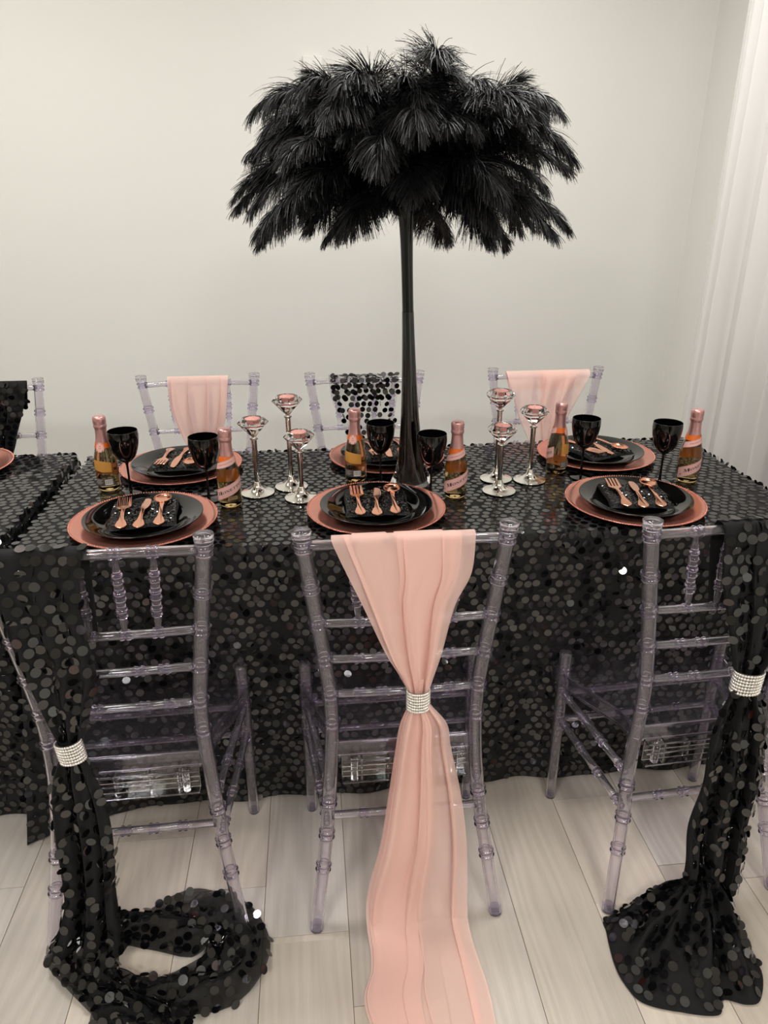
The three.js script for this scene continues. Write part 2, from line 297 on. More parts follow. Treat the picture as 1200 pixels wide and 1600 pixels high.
// ------------------------------------------------------------------ chairs
function makeChair(label) {
  const t = thing('clear_chair', label, 'chair', [0, 0, 0], 0, 'clear bamboo-style chairs');
  const PR = [[0.199, 0.0, 0.077], [0.1885, 0.075, 0.06], [0.178, 0.147, 0.043], [0.168, 0.222, 0.026], [0.1605, 0.293, 0.008], [0.153, 0.38, -0.004], [0.148, 0.488, -0.004], [0.1495, 0.559, -0.003], [0.158, 0.641, -0.002], [0.168, 0.7235, 0.0], [0.178, 0.803, 0.001], [0.19, 0.903, 0.003], [0.1905, 0.914, 0.003]];
  const postAt = (y) => { for (let i = 1; i < PR.length; i++) if (y <= PR[i][1]) { const a = PR[i - 1], b = PR[i], k = (y - a[1]) / (b[1] - a[1]); return [lerp(a[0], b[0], k), lerp(a[2], b[2], k)]; } return [0.19, 0.003]; };
  for (const s of [-1, 1]) {
    const c = new THREE.CatmullRomCurve3(PR.map(([w, y, z]) => V(s * w, y, z)), false, 'centripetal'), L = c.getLength();
    const tOf = (y) => { let a = 0, b = 1; for (let i = 0; i < 30; i++) { const m = (a + b) / 2; if (c.getPointAt(m).y < y) a = m; else b = m; } return a; };
    const rings = [0.147, 0.222, 0.293, 0.488, 0.559, 0.641, 0.7235, 0.803, 0.889].map(tOf);
    const post = part('rear_post', bamboo(c, (u) => 0.0136 + 0.0012 * smooth(0.1, 0.4, u), rings, 0.0036, 16, [1, 1], 22, 0.0032), M.acrylic, t);
    const cap = lathe(curvy([[0.0136, 0], [0.0175, 0.004], [0.0182, 0.014], [0.0172, 0.021], [0.0, 0.0225]], 14), 20); cap.translate(s * 0.1905, 0.9, 0.003);
    part('post_cap', cap, M.acrylicCap, post);
    const f = c.getPointAt(0.004), f2 = c.getPointAt(0.02);
    part('foot_tip', sweep([f, V().lerpVectors(f, f2, 0.2), V().lerpVectors(f, f2, 0.95), f2], [0.0125, 0.0144, 0.0146, 0.0142], 16), M.acrylicTip, post);
    // front leg
    const leg = part('front_leg', bamboo(line(V(s * 0.204, 0, -0.272), V(s * 0.204, 0.452, -0.27)), (u) => 0.0125 + 0.003 * u, [0.26, 0.341, 0.405].map((y) => y / 0.452), 0.0034, 16, [1, 1], 8, 0.0032), M.acrylic, t);
    part('foot_tip', new THREE.CylinderGeometry(0.0132, 0.0122, 0.012, 16).translate(s * 0.204, 0.006, -0.272), M.acrylicTip, leg);
  }
  const bar = (name, y, r, rings, bow, dy = 0) => { const [w, z] = postAt(y); part(name, bamboo(line(V(-w + 0.008, y, z), V(-w / 2, y + dy * 0.8, z + bow * 0.8), V(0, y + dy, z + bow), V(w / 2, y + dy * 0.8, z + bow * 0.8), V(w - 0.008, y, z)), r, rings, 0.003, 12, [1, 1], 10, 0.0026), M.acrylic, t); };
  const ringX = (w, xs) => xs.map((x) => 0.5 + x / (2 * (w - 0.008)));
  bar('top_rail', 0.889, 0.0098, ringX(0.188, [-0.1, -0.034, 0.034, 0.1]), 0.004, 0.003);
  bar('back_rail', 0.7235, 0.0086, ringX(0.168, [-0.09, -0.031, 0.031, 0.09]), 0.004);
  bar('back_rail', 0.641, 0.0086, ringX(0.158, [-0.09, -0.045, 0.045, 0.09]), 0.004);
  bar('back_rail', 0.559, 0.0086, ringX(0.149, [-0.09, -0.045, 0.045, 0.09]), 0.004);
  for (const x of [-0.1, -0.034, 0.034, 0.1]) part('spindle', bamboo(line(V(x, 0.884, 0.006), V(x * 0.91, 0.729, 0.004)), (u) => 0.0042 + 0.0044 * Math.sin(Math.PI * clamp(u * 1.06 - 0.03, 0, 1)) ** 0.55, [0.27, 0.5, 0.73], 0.003, 12, [1, 1], 10), M.acrylic, t);
  // seat: shallow moulded tray, lower towards the back
  const shape = new THREE.Shape(), hw = 0.214, hr = 0.133;
  shape.moveTo(-hr, 0.02); shape.lineTo(hr, 0.02); shape.bezierCurveTo(hr + 0.02, 0.02, hr + 0.02, -0.02, hr + 0.026, -0.06); shape.bezierCurveTo(hw - 0.03, -0.13, hw - 0.004, -0.2, hw + 0.004, -0.28); shape.bezierCurveTo(hw + 0.006, -0.314, hw - 0.02, -0.312, hw - 0.03, -0.312);
  shape.quadraticCurveTo(0, -0.336, -hw + 0.03, -0.312); shape.bezierCurveTo(-hw + 0.02, -0.312, -hw - 0.006, -0.314, -hw - 0.004, -0.28); shape.bezierCurveTo(-hw + 0.004, -0.2, -hw + 0.03, -0.13, -hr - 0.026, -0.06); shape.bezierCurveTo(-hr - 0.02, -0.02, -hr - 0.02, 0.02, -hr, 0.02);
  const outer = shape.getPoints(16), rim = (pts, k) => pts.map((p) => new THREE.Vector2(p.x * k, (p.y + 0.146) * k - 0.146));
  const place = (g) => g.rotateX(Math.PI / 2).rotateX(-0.13).translate(0, 0.428, -0.028);
  const border = new THREE.Shape(outer); border.holes.push(new THREE.Path(rim(outer, 0.962)));
  const seat = part('seat', place(new THREE.ExtrudeGeometry(new THREE.Shape(rim(outer, 0.962)), { depth: 0.006, bevelEnabled: true, bevelThickness: 0.001, bevelSize: 0.0008, bevelSegments: 2, steps: 1 }).translate(0, 0, 0.004)), M.acrylicThin, t);
  part('seat_rim', place(new THREE.ExtrudeGeometry(border, { depth: 0.03, bevelEnabled: true, bevelThickness: 0.0025, bevelSize: 0.0015, bevelSegments: 3, steps: 1 })), M.acrylicEdge, seat);
  { const lip = (h, k) => { const pts = rim(outer, k).map((p) => V(p.x, p.y, h)); const g = sweep([...pts, pts[0].clone()], [...pts, 0].map(() => 0.0034), 8); return place(g); }; part('seat_lip', lip(0.0, 1.0), M.acrylicCap, seat); part('seat_lip', lip(0.031, 1.0), M.acrylicCap, seat); }
  // rear apron with inner ribs
  const ap = [new RoundedBoxGeometry(0.262, 0.005, 0.022, 2, 0.002).translate(0, 0.402, 0.006), new RoundedBoxGeometry(0.262, 0.005, 0.022, 2, 0.002).translate(0, 0.346, 0.006), new RoundedBoxGeometry(0.262, 0.056, 0.004, 2, 0.0015).translate(0, 0.374, -0.002), new RoundedBoxGeometry(0.262, 0.004, 0.014, 2, 0.0015).translate(0, 0.376, 0.008)];
  for (const x of [-0.09, -0.035, 0.035, 0.09]) ap.push(bx(0.004, 0.052, 0.018, x, 0.374, 0.006));
  for (const x of [-0.105, 0.105]) ap.push(new THREE.CylinderGeometry(0.008, 0.008, 0.05, 12).translate(x, 0.374, 0.006));
  part('seat_apron', mergeGeometries(ap.map((g) => { const k = g.index ? g.toNonIndexed() : g; k.deleteAttribute('uv'); return k; })), M.acrylicCap, t);
  // stretchers
  for (const s of [-1, 1]) for (const [y0, y1] of [[0.341, 0.315], [0.26, 0.236]]) { const [w, z] = postAt(y1); part('side_stretcher', bamboo(line(V(s * 0.204, y0, -0.262), V(s * w, y1, z - 0.01)), 0.0088, [0.08, 0.36, 0.64, 0.92], 0.003, 12, [1, 1], 6, 0.0026), M.acrylic, t); }
  for (const y of [0.335, 0.254]) part('front_stretcher', bamboo(line(V(-0.195, y, -0.271), V(0.195, y, -0.271)), 0.0086, [0.2, 0.4, 0.6, 0.8], 0.003, 12, [1, 1], 6, 0.0026), M.acrylic, t);
  { const [w, z] = postAt(0.262); part('rear_stretcher', bamboo(line(V(-w + 0.008, 0.262, z), V(w - 0.008, 0.262, z)), 0.0088, [0.22, 0.41, 0.59, 0.78], 0.003, 12, [1, 1], 6, 0.0026), M.acrylic, t); }
  return t;
}
const chair = makeChair('clear chair with the long pink chiffon sash tied round its back');
chair.position.set(0.1593, 0.001, -1.2); chair.rotation.y = 0.004;
copy(chair, [-0.394, 0.001, -1.2], 0.022, 'clear chair whose black sequin sash has its tail folded back on the floor');
copy(chair, [0.804, 0.001, -1.19], 0.051, 'clear chair whose black sequin sash ends in a rounded heap on the floor');
copy(chair, [-0.3906, 0.001, -2.535], Math.PI + 0.007, 'clear chair against the wall wearing a narrow opaque pink sash');
copy(chair, [0.1818, 0.001, -2.515], Math.PI - 0.01, 'clear chair by the wall with a black sequin sash, behind the tall vase');
copy(chair, [0.8295, 0.001, -2.52], Math.PI - 0.036, 'clear chair by the wall with a wide see-through pink sash');
copy(chair, [-1.11, 0.001, -2.535], Math.PI, 'clear chair behind the second table, cut off by the picture edge');

// ------------------------------------------------------------------ sashes
const spline = (rows, key) => (v) => { const f = clamp(v, 0, 1) * (rows.length - 1), i = Math.min(rows.length - 2, Math.floor(f)), t = f - i, p = (k) => rows[clamp(k, 0, rows.length - 1)][key]; const a = p(i - 1), b = p(i), c = p(i + 1), d = p(i + 2); return 0.5 * (2 * b + (c - a) * t + (2 * a - 5 * b + 4 * c - d) * t * t + (3 * b - a - 3 * c + d) * t * t * t); };
// hanging cloth from rows [y, z, xL, xR, fold depth]; pleats overlap where `over` is above 1
function hanging(rows, { pleats = 4, over = 1.3, phase = 0, back = 1, skew = 0.15 } = {}) {
  const Y = spline(rows, 0), Z = spline(rows, 1), A = spline(rows, 2), B = spline(rows, 3), D = spline(rows, 4);
  return (u, v) => {
    const w = 2 * Math.PI * pleats, f = w * u + phase + 0.9 * Math.sin(5 * u + 1), uu = u + over * Math.sin(f) / w + skew * Math.sin(2 * Math.PI * u) / 6 * Math.sin(6 * v);
    const e = smooth(0, 0.06, u) * smooth(0, 0.06, 1 - u), k = clamp(lerp(u, uu, e), 0, 1);
    const y = Y(v), low = 1 - smooth(0.005, 0.05, y);
    return V(lerp(A(v), B(v), k), y + low * (0.004 + D(v)) * 0.7 * (0.5 + 0.5 * Math.cos(f + 1.3)), Z(v) + (1 - low) * back * (D(v) * (0.5 + 0.5 * Math.cos(f + 1.3)) + 0.12 * D(v) * Math.sin(3 * f + 9 * v)));
  };
}
function clothMesh(P, nu, nv, o) {
  const pos = [], idx = [];
  for (let j = 0; j <= nv; j++) for (let i = 0; i <= nu; i++) { const p = P(i / nu, j / nv); pos.push(p.x - o.x, p.y - o.y, p.z - o.z); if (i < nu && j < nv) { const a = j * (nu + 1) + i; idx.push(a, a + 1, a + nu + 2, a, a + nu + 2, a + nu + 1); } }
  const g = new THREE.BufferGeometry(); g.setAttribute('position', new THREE.Float32BufferAttribute(pos, 3)); g.setIndex(idx); g.computeVertexNormals(); return g;
}
// discs along a cloth surface, spaced by real length; facing picks the outer side
function discsOn(P, facing, { du = 0.0225, dv = 0.0195, off = 0.003, lean = 0.5, v0 = 0, v1 = 1, keep = 1 } = {}) {
  const out = []; let v = v0, row = 0;
  while (v <= v1) {
    const N = 160; let acc = (row % 2) * du / 2, prev = P(0, v);
    for (let i = 1; i <= N; i++) {
      const u = i / N, p = P(u, v), d = p.distanceTo(prev); acc += d;
      if (acc >= du) {
        acc -= du; if (rnd() > keep) { prev = p; continue; }
        const v2 = clamp(v + rr(-0.3, 0.3) * 0.01, v0, v1), c = P(u, v2), n = V().crossVectors(P(Math.min(1, u + 0.004), v2).sub(P(Math.max(0, u - 0.004), v2)), P(u, Math.min(1, v2 + 0.004)).sub(P(u, Math.max(0, v2 - 0.004)))).normalize();
        if (n.lengthSq() < 0.5) { prev = p; continue; }
        if (n.dot(facing) < 0) n.negate();
        const m = tilt(n, Math.abs(rr(0, 1) * lean * rr(0.3, 1)));
        out.push([c.addScaledVector(n, off + rr(0, 0.003)), m]);
      }
      prev = p;
    }
    // step down by real length at the middle
    const a = P(0.5, v); let dvv = 0.002; while (dvv < 0.2 && P(0.5, Math.min(1, v + dvv)).distanceTo(a) < dv && v + dvv < 1) dvv += 0.002;
    v += dvv; row++;
  }
  return out;
}
function band(label, x, y, z, a, b, h, lean, turn = 0) {
  const t = thing('rhinestone_band', label, 'sash band', [x, y, z], turn, 'rhinestone sash bands'); t.rotation.z = lean;
  const ring = new THREE.CylinderGeometry(1, 1, h, 40, 1, true); ring.scale(a, 1, b); part('band_base', ring, M.rhinestoneBase, t);
  const stones = [], rows = 7, cols = 30, r = h / rows * 0.52;
  for (let j = 0; j < rows; j++) for (let i = 0; i < cols; i++) { const w = (i + (0)) / cols * Math.PI * 2; const g = new THREE.OctahedronGeometry(r, 1).scale(1, 1, 0.8); g.rotateY(w); g.translate(Math.sin(w) * (a + 0.0012), (j + 0.5) / rows * h - h / 2, Math.cos(w) * (b + 0.0012)); g.deleteAttribute('uv'); stones.push(g); }
  const s = part('rhinestones', mergeGeometries(stones), M.rhinestone, t); s.userData.kind = 'stuff';
  return t;
}
// pink chiffon sash on the middle chair: over the rail, gathered, fanned down and trailing on the floor
{
  const rows = [[0.885, -1.213, 0.026, 0.28, 0.001], [0.9, -1.209, 0.024, 0.283, 0.001], [0.909, -1.195, 0.022, 0.284, 0.001], [0.898, -1.18, 0.024, 0.283, 0.003], [0.833, -1.172, 0.051, 0.275, 0.01], [0.773, -1.167, 0.077, 0.246, 0.014], [0.674, -1.163, 0.117, 0.223, 0.018], [0.623, -1.16, 0.144, 0.208, 0.018], [0.572, -1.158, 0.162, 0.198, 0.016], [0.519, -1.152, 0.143, 0.235, 0.024], [0.465, -1.147, 0.134, 0.244, 0.026], [0.35, -1.14, 0.119, 0.267, 0.026], [0.229, -1.132, 0.102, 0.282, 0.026], [0.12, -1.13, 0.078, 0.288, 0.024], [0.06, -1.118, 0.069, 0.288, 0.02], [0.024, -1.092, 0.069, 0.288, 0.014], [0.009, -1.055, 0.073, 0.291, 0.008], [0.006, -1.01, 0.07, 0.296, 0.004], [0.006, -0.95, 0.052, 0.302, 0.003], [0.006, -0.86, 0.075, 0.3, 0.002]];
  const t = thing('chiffon_drape', 'long pink chiffon sash gathered by a rhinestone band and trailing on the floor', 'sash', [0.18, 0.004, -1.1]);
  part('outer_layer', clothMesh(hanging(rows, { pleats: 3, over: 1.7, phase: 0.4 }), 140, 120, t.position), M.chiffon, t);
  const inner = (from, to, l0, l1, r0, r1, o, dz = -0.006) => { const k = rows.slice(from, to); part('inner_layer', clothMesh(hanging(k.map(([y, z, a, b, d], i) => { const q = i / (k.length - 1); return [y < 0.02 ? y + 0.3 * Math.abs(dz) : y, y < 0.02 ? z : z + dz, lerp(a, b, lerp(l0, l1, q)), lerp(a, b, lerp(r0, r1, q)), d * 0.8]; }), o), 70, 80, t.position), M.chiffon, t); };
  inner(1, 9, 0.15, 0.1, 0.34, 0.6, { pleats: 1, over: 1.2, phase: 2 });
  inner(1, 9, 0.44, 0.4, 0.74, 0.95, { pleats: 1, over: 1.2, phase: 3.6 });
  inner(1, 9, 0.5, 0.3, 0.9, 0.9, { pleats: 2, over: 1.5, phase: 1 }, 0.004);
  inner(7, 20, 0.05, 0.02, 0.8, 0.42, { pleats: 2, over: 1.4, phase: 2 });
  inner(7, 20, 0.2, 0.12, 0.7, 0.4, { pleats: 1, over: 1.3, phase: 0 }, 0.005);
  band('rhinestone band round the pink chiffon sash', 0.179, 0.574, -1.15, 0.0205, 0.015, 0.046, 0.0);
}
// black sequin sash, left chair
function sequinSash(label, rows, opt, pool, poolOpt, singles, base) {
  const t = thing('sequin_drape', label, 'sash', base);
  const P = hanging(rows, opt);
  part('hanging_cloth', clothMesh(P, 140, 90, t.position), opt.mat ?? M.tulle, t);
  const discs = discsOn(P, V(0, 0.4, 1), { v0: opt.v0 ?? 0.13, lean: 0.75, keep: 0.85, ...opt.discs });
  for (const [k, Q] of (pool ?? []).entries()) { part('pooled_cloth', clothMesh(Q.P, 90, 60, t.position), Q.mat ?? M.sheerTulle, t); discs.push(...discsOn(Q.P, V(0, 1, 0.25).normalize(), { lean: 0.55, off: 0.004, keep: 0.95, ...Q.discs })); }
  sequins(t, discs, singles);
  return t;
}
{
  const rows = [[0.7, -1.224, -0.54, -0.42, 0.006], [0.86, -1.217, -0.565, -0.41, 0.003], [0.9, -1.208, -0.567, -0.408, 0.001], [0.909, -1.195, -0.568, -0.408, 0.001], [0.895, -1.178, -0.565, -0.41, 0.004], [0.811, -1.17, -0.562, -0.422, 0.012], [0.748, -1.166, -0.554, -0.42, 0.016], [0.67, -1.16, -0.54, -0.413, 0.018], [0.589, -1.156, -0.519, -0.435, 0.018], [0.515, -1.15, -0.5, -0.459, 0.014], [0.455, -1.145, -0.522, -0.443, 0.02], [0.404, -1.142, -0.53, -0.432, 0.024], [0.328, -1.136, -0.535, -0.428, 0.026], [0.249, -1.13, -0.535, -0.432, 0.028], [0.172, -1.12, -0.538, -0.438, 0.03], [0.095, -1.11, -0.56, -0.436, 0.034], [0.035, -1.1, -0.59, -0.43, 0.04]];
  // the tail: out along the floor, turned back on itself, then towards the camera
  const path = new THREE.CatmullRomCurve3([V(-0.5, 0.07, -1.13), V(-0.42, 0.03, -1.155), V(-0.32, 0.022, -1.16), V(-0.235, 0.02, -1.145), V(-0.2, 0.022, -1.09), V(-0.225, 0.024, -1.035), V(-0.31, 0.022, -1.01), V(-0.4, 0.022, -1.0), V(-0.47, 0.03, -1.01)], false, 'centripetal');
  const half = (v) => v < 0.5 ? lerp(0.035, 0.07, smooth(0, 0.3, v)) : lerp(0.07, 0.05, smooth(0.5, 0.75, v));
  const tail = (u, v) => { const c = path.getPoint(v), d = path.getTangent(v), s = V(d.z, 0, -d.x).normalize(), k = u * 2 - 1, p = c.addScaledVector(s, k * half(v) * (1 + 0.12 * Math.sin(17 * v + 3 * k))); p.y = Math.max(0.005, p.y * (1 - 0.75 * k * k) + 0.013 * Math.sin(9 * u + 21 * v) + 0.008 * Math.sin(23 * u - 13 * v)); return p; };
  const edgeA = [[-0.575, -1.13], [-0.6, -1.1], [-0.575, -1.06], [-0.53, -1.02], [-0.47, -0.975], [-0.42, -0.93], [-0.37, -0.89]], edgeB = [[-0.45, -1.1], [-0.44, -1.06], [-0.42, -1.03], [-0.37, -1.0], [-0.3, -0.975], [-0.28, -0.94], [-0.27, -0.9]];
  const ea = (k) => spline(edgeA, k), eb = (k) => spline(edgeB, k), ax = ea(0), az = ea(1), bx2 = eb(0), bz = eb(1);
  const apron = (u, v) => V(lerp(ax(v), bx2(v), u), Math.max(0.005, 0.02 + 0.06 * (1 - v) ** 3 * Math.sin(Math.PI * u) + 0.012 * Math.sin(8 * u + 6 * v) + 0.008 * Math.sin(19 * u - 11 * v)), lerp(az(v), bz(v), u));
  sequinSash('black sequin sash with a long tail folded back on the floorboards', rows, { pleats: 3, over: 1.3, phase: 1 }, [{ P: tail }, { P: apron }], {}, 300, [-0.48, 0.004, -1.1]);
  band('rhinestone band round the black sequin sash with the folded floor tail', -0.479, 0.515, -1.14, 0.0225, 0.016, 0.046, 0.1);
}
{
  const rows = [[0.7, -1.22, 0.78, 0.9, 0.006], [0.86, -1.21, 0.752, 0.914, 0.003], [0.9, -1.2, 0.75, 0.916, 0.001], [0.909, -1.185, 0.749, 0.917, 0.001], [0.896, -1.168, 0.751, 0.914, 0.004], [0.801, -1.162, 0.759, 0.918, 0.012], [0.708, -1.156, 0.784, 0.913, 0.016], [0.622, -1.152, 0.805, 0.895, 0.018], [0.57, -1.15, 0.82, 0.868, 0.014], [0.477, -1.144, 0.791, 0.9, 0.022], [0.401, -1.14, 0.786, 0.908, 0.026], [0.325, -1.135, 0.787, 0.913, 0.028], [0.216, -1.13, 0.771, 0.906, 0.032], [0.115, -1.118, 0.776, 0.902, 0.036], [0.03, -1.1, 0.765, 0.9, 0.03]];
  const rim = [[0.72, -1.12], [0.6, -1.085], [0.585, -1.05], [0.574, -0.977], [0.58, -0.93], [0.6, -0.895], [0.66, -0.872], [0.7346, -0.858], [0.76, -0.885], [0.8, -0.872], [0.833, -0.878], [0.869, -0.933], [0.862, -0.985], [0.86, -1.05], [0.9, -1.12]], rx = spline(rim, 0), rz = spline(rim, 1);
  const mound = (u, v) => { const cx = lerp(0.83, 0.8, v), cz = -1.12, x = lerp(cx + (u - 0.5) * 0.1, rx(u), v), z = lerp(cz + 0.01, rz(u), v); const h = 0.07 * (1 - v) ** 2.6 + 0.028 * Math.sin(Math.PI * clamp(v, 0, 1)) + (0.014 * Math.sin(26 * u + 3 * v) + 0.012 * Math.sin(47 * u - 6 * v) + 0.006 * Math.sin(83 * u + 9 * v)) * Math.sin(Math.PI * clamp(v * 0.85 + 0.1, 0, 1)); return V(x, Math.max(0.004, h), z); };
  sequinSash('black sequin sash ending in a rounded heap on the floor, at the curtain end', rows, { pleats: 3, over: 1.25, phase: 2.2 }, [{ P: mound, mat: M.tulle, discs: { keep: 0.62, off: 0.003 } }], {}, 300, [0.82, 0.004, -1.1]);
  band('rhinestone band round the black sequin sash at the curtain end', 0.843, 0.575, -1.14, 0.0285, 0.018, 0.05, -0.05);
}
// sashes on the chairs by the wall (they hang on the far side of the chair back too; here the table side shows)
function wallSash(rows) { const r = rows.map((a) => [...a]); return [[rows[rows.length - 1][0] - 0.03, -2.56, rows[rows.length - 1][2], rows[rows.length - 1][3], 0.008], ...rows.slice(1).reverse().map(([y, z, a, b]) => [y, z - 0.042, a, b, 0.006]), [0.91, -2.54, rows[0][2], rows[0][3], 0.001], ...r]; }
{
  const a = [[0.9, -2.52, -0.492, -0.289, 0.003], [0.804, -2.512, -0.488, -0.3, 0.014], [0.712, -2.51, -0.461, -0.325, 0.016], [0.64, -2.51, -0.435, -0.345, 0.016], [0.57, -2.51, -0.41, -0.37, 0.014]];
  const t = thing('chiffon_drape', 'narrow opaque pink chiffon sash over the chair back, behind two black goblets', 'sash', [-0.39, 0.55, -2.53]);
  part('outer_layer', clothMesh(hanging(wallSash(a), { pleats: 4, over: 1.5, phase: 0.3 }), 110, 60, t.position), M.chiffon, t);
}
{
  const a = [[0.9, -2.506, 0.683, 0.982, 0.003], [0.845, -2.498, 0.7, 0.955, 0.012], [0.751, -2.494, 0.73, 0.91, 0.016], [0.642, -2.492, 0.782, 0.875, 0.016], [0.57, -2.492, 0.81, 0.85, 0.014]];
  const t = thing('chiffon_drape', 'wide see-through pink chiffon sash over the chair back near the curtain', 'sash', [0.83, 0.55, -2.51]);
  const b = wallSash(a).map(([y, z, l, r, d], i) => [y, i < 6 ? z + 0.016 : z + 0.014, l, r, d]);
  part('outer_layer', clothMesh(hanging(b.slice(4), { pleats: 2, over: 1.1, phase: 2.4 }), 110, 60, t.position), M.chiffon, t);
  part('inner_layer', clothMesh(hanging(b.slice(4).map(([y, z, l, r, d]) => [y, z + 0.005, lerp(l, r, 0.42), lerp(l, r, 0.82), d]), { pleats: 2, over: 1.5, phase: 1 }), 80, 50, t.position), M.chiffon, t);
}
{
  const a = [[0.9, -2.505, 0.056, 0.299, 0.003], [0.834, -2.497, 0.064, 0.29, 0.012], [0.74, -2.494, 0.1, 0.277, 0.016], [0.669, -2.493, 0.121, 0.26, 0.016], [0.58, -2.493, 0.165, 0.2, 0.014]];
  sequinSash('short black sequin sash over the chair back behind the tall vase', wallSash(a).map(([y, z, l, r, d]) => [y, z + 0.014, l, r, d]).slice(4), { pleats: 2, over: 1.0, phase: 0.8, v0: 0, mat: M.fineTulle, discs: { keep: 0.8 } }, null, {}, 0, [0.18, 0.55, -2.51]);
}
{
  const a = [[0.9, -2.522, -1.2, -0.956, 0.003], [0.823, -2.514, -1.195, -0.975, 0.014], [0.75, -2.51, -1.185, -1.005, 0.016], [0.688, -2.51, -1.17, -1.027, 0.016], [0.58, -2.51, -1.13, -1.08, 0.014]];
  sequinSash('black sequin sash on the chair behind the second table', wallSash(a).slice(4), { pleats: 3, over: 1.1, phase: 1.8, v0: 0, discs: { keep: 0.95 } }, null, {}, 0, [-1.1, 0.55, -2.53]);
}

// ------------------------------------------------------------------ place settings
const TOP = 0.7512;
const chargerGeo = lathe([[0, 0.004], [0.112, 0.004], [0.118, 0.0055], [0.135, 0.0095], [0.16, 0.0142], [0.1685, 0.0152], [0.172, 0.0146], [0.1722, 0.0136], [0.17, 0.0128], [0.16, 0.0116], [0.136, 0.0068], [0.12, 0.0022], [0.112, 0.0005], [0, 0.0005]], 96);
const beadGeo = (() => { const b = []; for (let i = 0; i < 170; i++) { const a = i / 170 * Math.PI * 2, g = new THREE.IcosahedronGeometry(0.0021, 1).translate(Math.cos(a) * 0.1708, 0.0148, Math.sin(a) * 0.1708); g.deleteAttribute('uv'); b.push(g); } return mergeGeometries(b); })();
const plateGeo = lathe([[0, 0.0055], [0.082, 0.0055], [0.09, 0.0065], [0.1, 0.0105], [0.118, 0.0185], [0.1375, 0.0235], [0.1392, 0.0232], [0.1392, 0.0216], [0.137, 0.0205], [0.12, 0.0152], [0.1, 0.0065], [0.09, 0.0025], [0.086, 0.0005], [0.078, 0.0005], [0.074, 0.0022], [0, 0.0022]], 96);
const napkinGeo = (() => { // folded square, soft edges, a fold line down one side
  const s = 0.155, n = 64, pos = [], uv = [], idx = [], hgt = (u, v) => 0.009 * Math.min(1, Math.min(u, 1 - u, v, 1 - v) * 22) ** 0.5 + 0.0016 * Math.sin(9 * u + 2 * v) + 0.0012 * Math.sin(11 * v - 4 * u);
  for (const side of [1, 0]) { const o = pos.length / 3; for (let j = 0; j <= n; j++) for (let i = 0; i <= n; i++) { const u = i / n, v = j / n; pos.push((u - 0.5) * s * (1 + 0.02 * Math.sin(7 * v)), side ? Math.max(0.0012, hgt(u, v) + rr(-0.0011, 0.0011)) : 0.001, (v - 0.5) * s * (1 + 0.02 * Math.sin(6 * u + 1))); uv.push(u * 1.2, v * 1.2); if (i < n && j < n) { const a = o + j * (n + 1) + i; side ? idx.push(a, a + n + 1, a + n + 2, a, a + n + 2, a + 1) : idx.push(a, a + n + 2, a + n + 1, a, a + 1, a + n + 2); } } }
  const g = new THREE.BufferGeometry(); g.setAttribute('position', new THREE.Float32BufferAttribute(pos, 3)); g.setAttribute('uv', new THREE.Float32BufferAttribute(uv, 2)); g.setIndex(idx); const flatG = g.toNonIndexed(); flatG.computeVertexNormals(); return flatG;
})();
// cutlery lies along -z (head away), origin at its middle
function flat(shape, depth, bend) { const g = new THREE.ExtrudeGeometry(shape, { depth, bevelEnabled: true, bevelThickness: 0.0006, bevelSize: 0.0006, bevelSegments: 2, curveSegments: 10, steps: 1 }); g.rotateX(-Math.PI / 2); const p = g.attributes.position; for (let i = 0; i < p.count; i++) p.setY(i, p.getY(i) + bend(p.getZ(i))); g.computeVertexNormals(); return g; }
const handle = (s, y0, w = 0.0028) => { s.moveTo(-w, y0); s.lineTo(w, y0); s.bezierCurveTo(w, y0 - 0.03, 0.0026, y0 - 0.04, 0.0048, y0 - 0.052); s.bezierCurveTo(0.0085, y0 - 0.058, 0.0075, y0 - 0.062, 0.0095, y0 - 0.068); s.bezierCurveTo(0.011, y0 - 0.075, 0.005, y0 - 0.078, 0, y0 - 0.081); s.bezierCurveTo(-0.005, y0 - 0.078, -0.011, y0 - 0.075, -0.0095, y0 - 0.068); s.bezierCurveTo(-0.0075, y0 - 0.062, -0.0085, y0 - 0.058, -0.0048, y0 - 0.052); s.bezierCurveTo(-0.0026, y0 - 0.04, -w, y0 - 0.03, -w, y0); return s; };
const bendy = (z) => 0.0045 * Math.sin(clamp((z + 0.06) / 0.13, 0, 1) * Math.PI) + 0.0;
const handleGeo = flat(handle(new THREE.Shape(), 0.012), 0.0014, bendy);
const forkHead = (() => { const s = new THREE.Shape(); s.moveTo(-0.0028, 0.01); s.bezierCurveTo(-0.004, 0.02, -0.0125, 0.02, -0.0128, 0.03); s.lineTo(-0.0118, 0.066); s.lineTo(-0.0092, 0.066); for (const x of [-0.0064, 0, 0.0064]) { s.lineTo(x - 0.0014, 0.031); s.quadraticCurveTo(x, 0.028, x + 0.0014, 0.031); if (x < 0.006) { s.lineTo(x + 0.0016, 0.066); s.lineTo(x + 0.0046, 0.066); } } s.lineTo(0.0092, 0.066); s.lineTo(0.0118, 0.066); s.lineTo(0.0128, 0.03); s.bezierCurveTo(0.0125, 0.02, 0.004, 0.02, 0.0028, 0.01); s.lineTo(-0.0028, 0.01); return flat(s, 0.0014, (z) => bendy(z) + 0.007 * smooth(-0.03, -0.07, z)); })();
const bladeGeo = (() => { const s = new THREE.Shape(); s.moveTo(-0.004, 0.01); s.lineTo(0.004, 0.01); s.bezierCurveTo(0.0105, 0.02, 0.01, 0.05, 0.0075, 0.066); s.bezierCurveTo(0.006, 0.073, -0.001, 0.076, -0.0035, 0.07); s.bezierCurveTo(-0.006, 0.05, -0.006, 0.02, -0.004, 0.01); return flat(s, 0.0012, bendy); })();
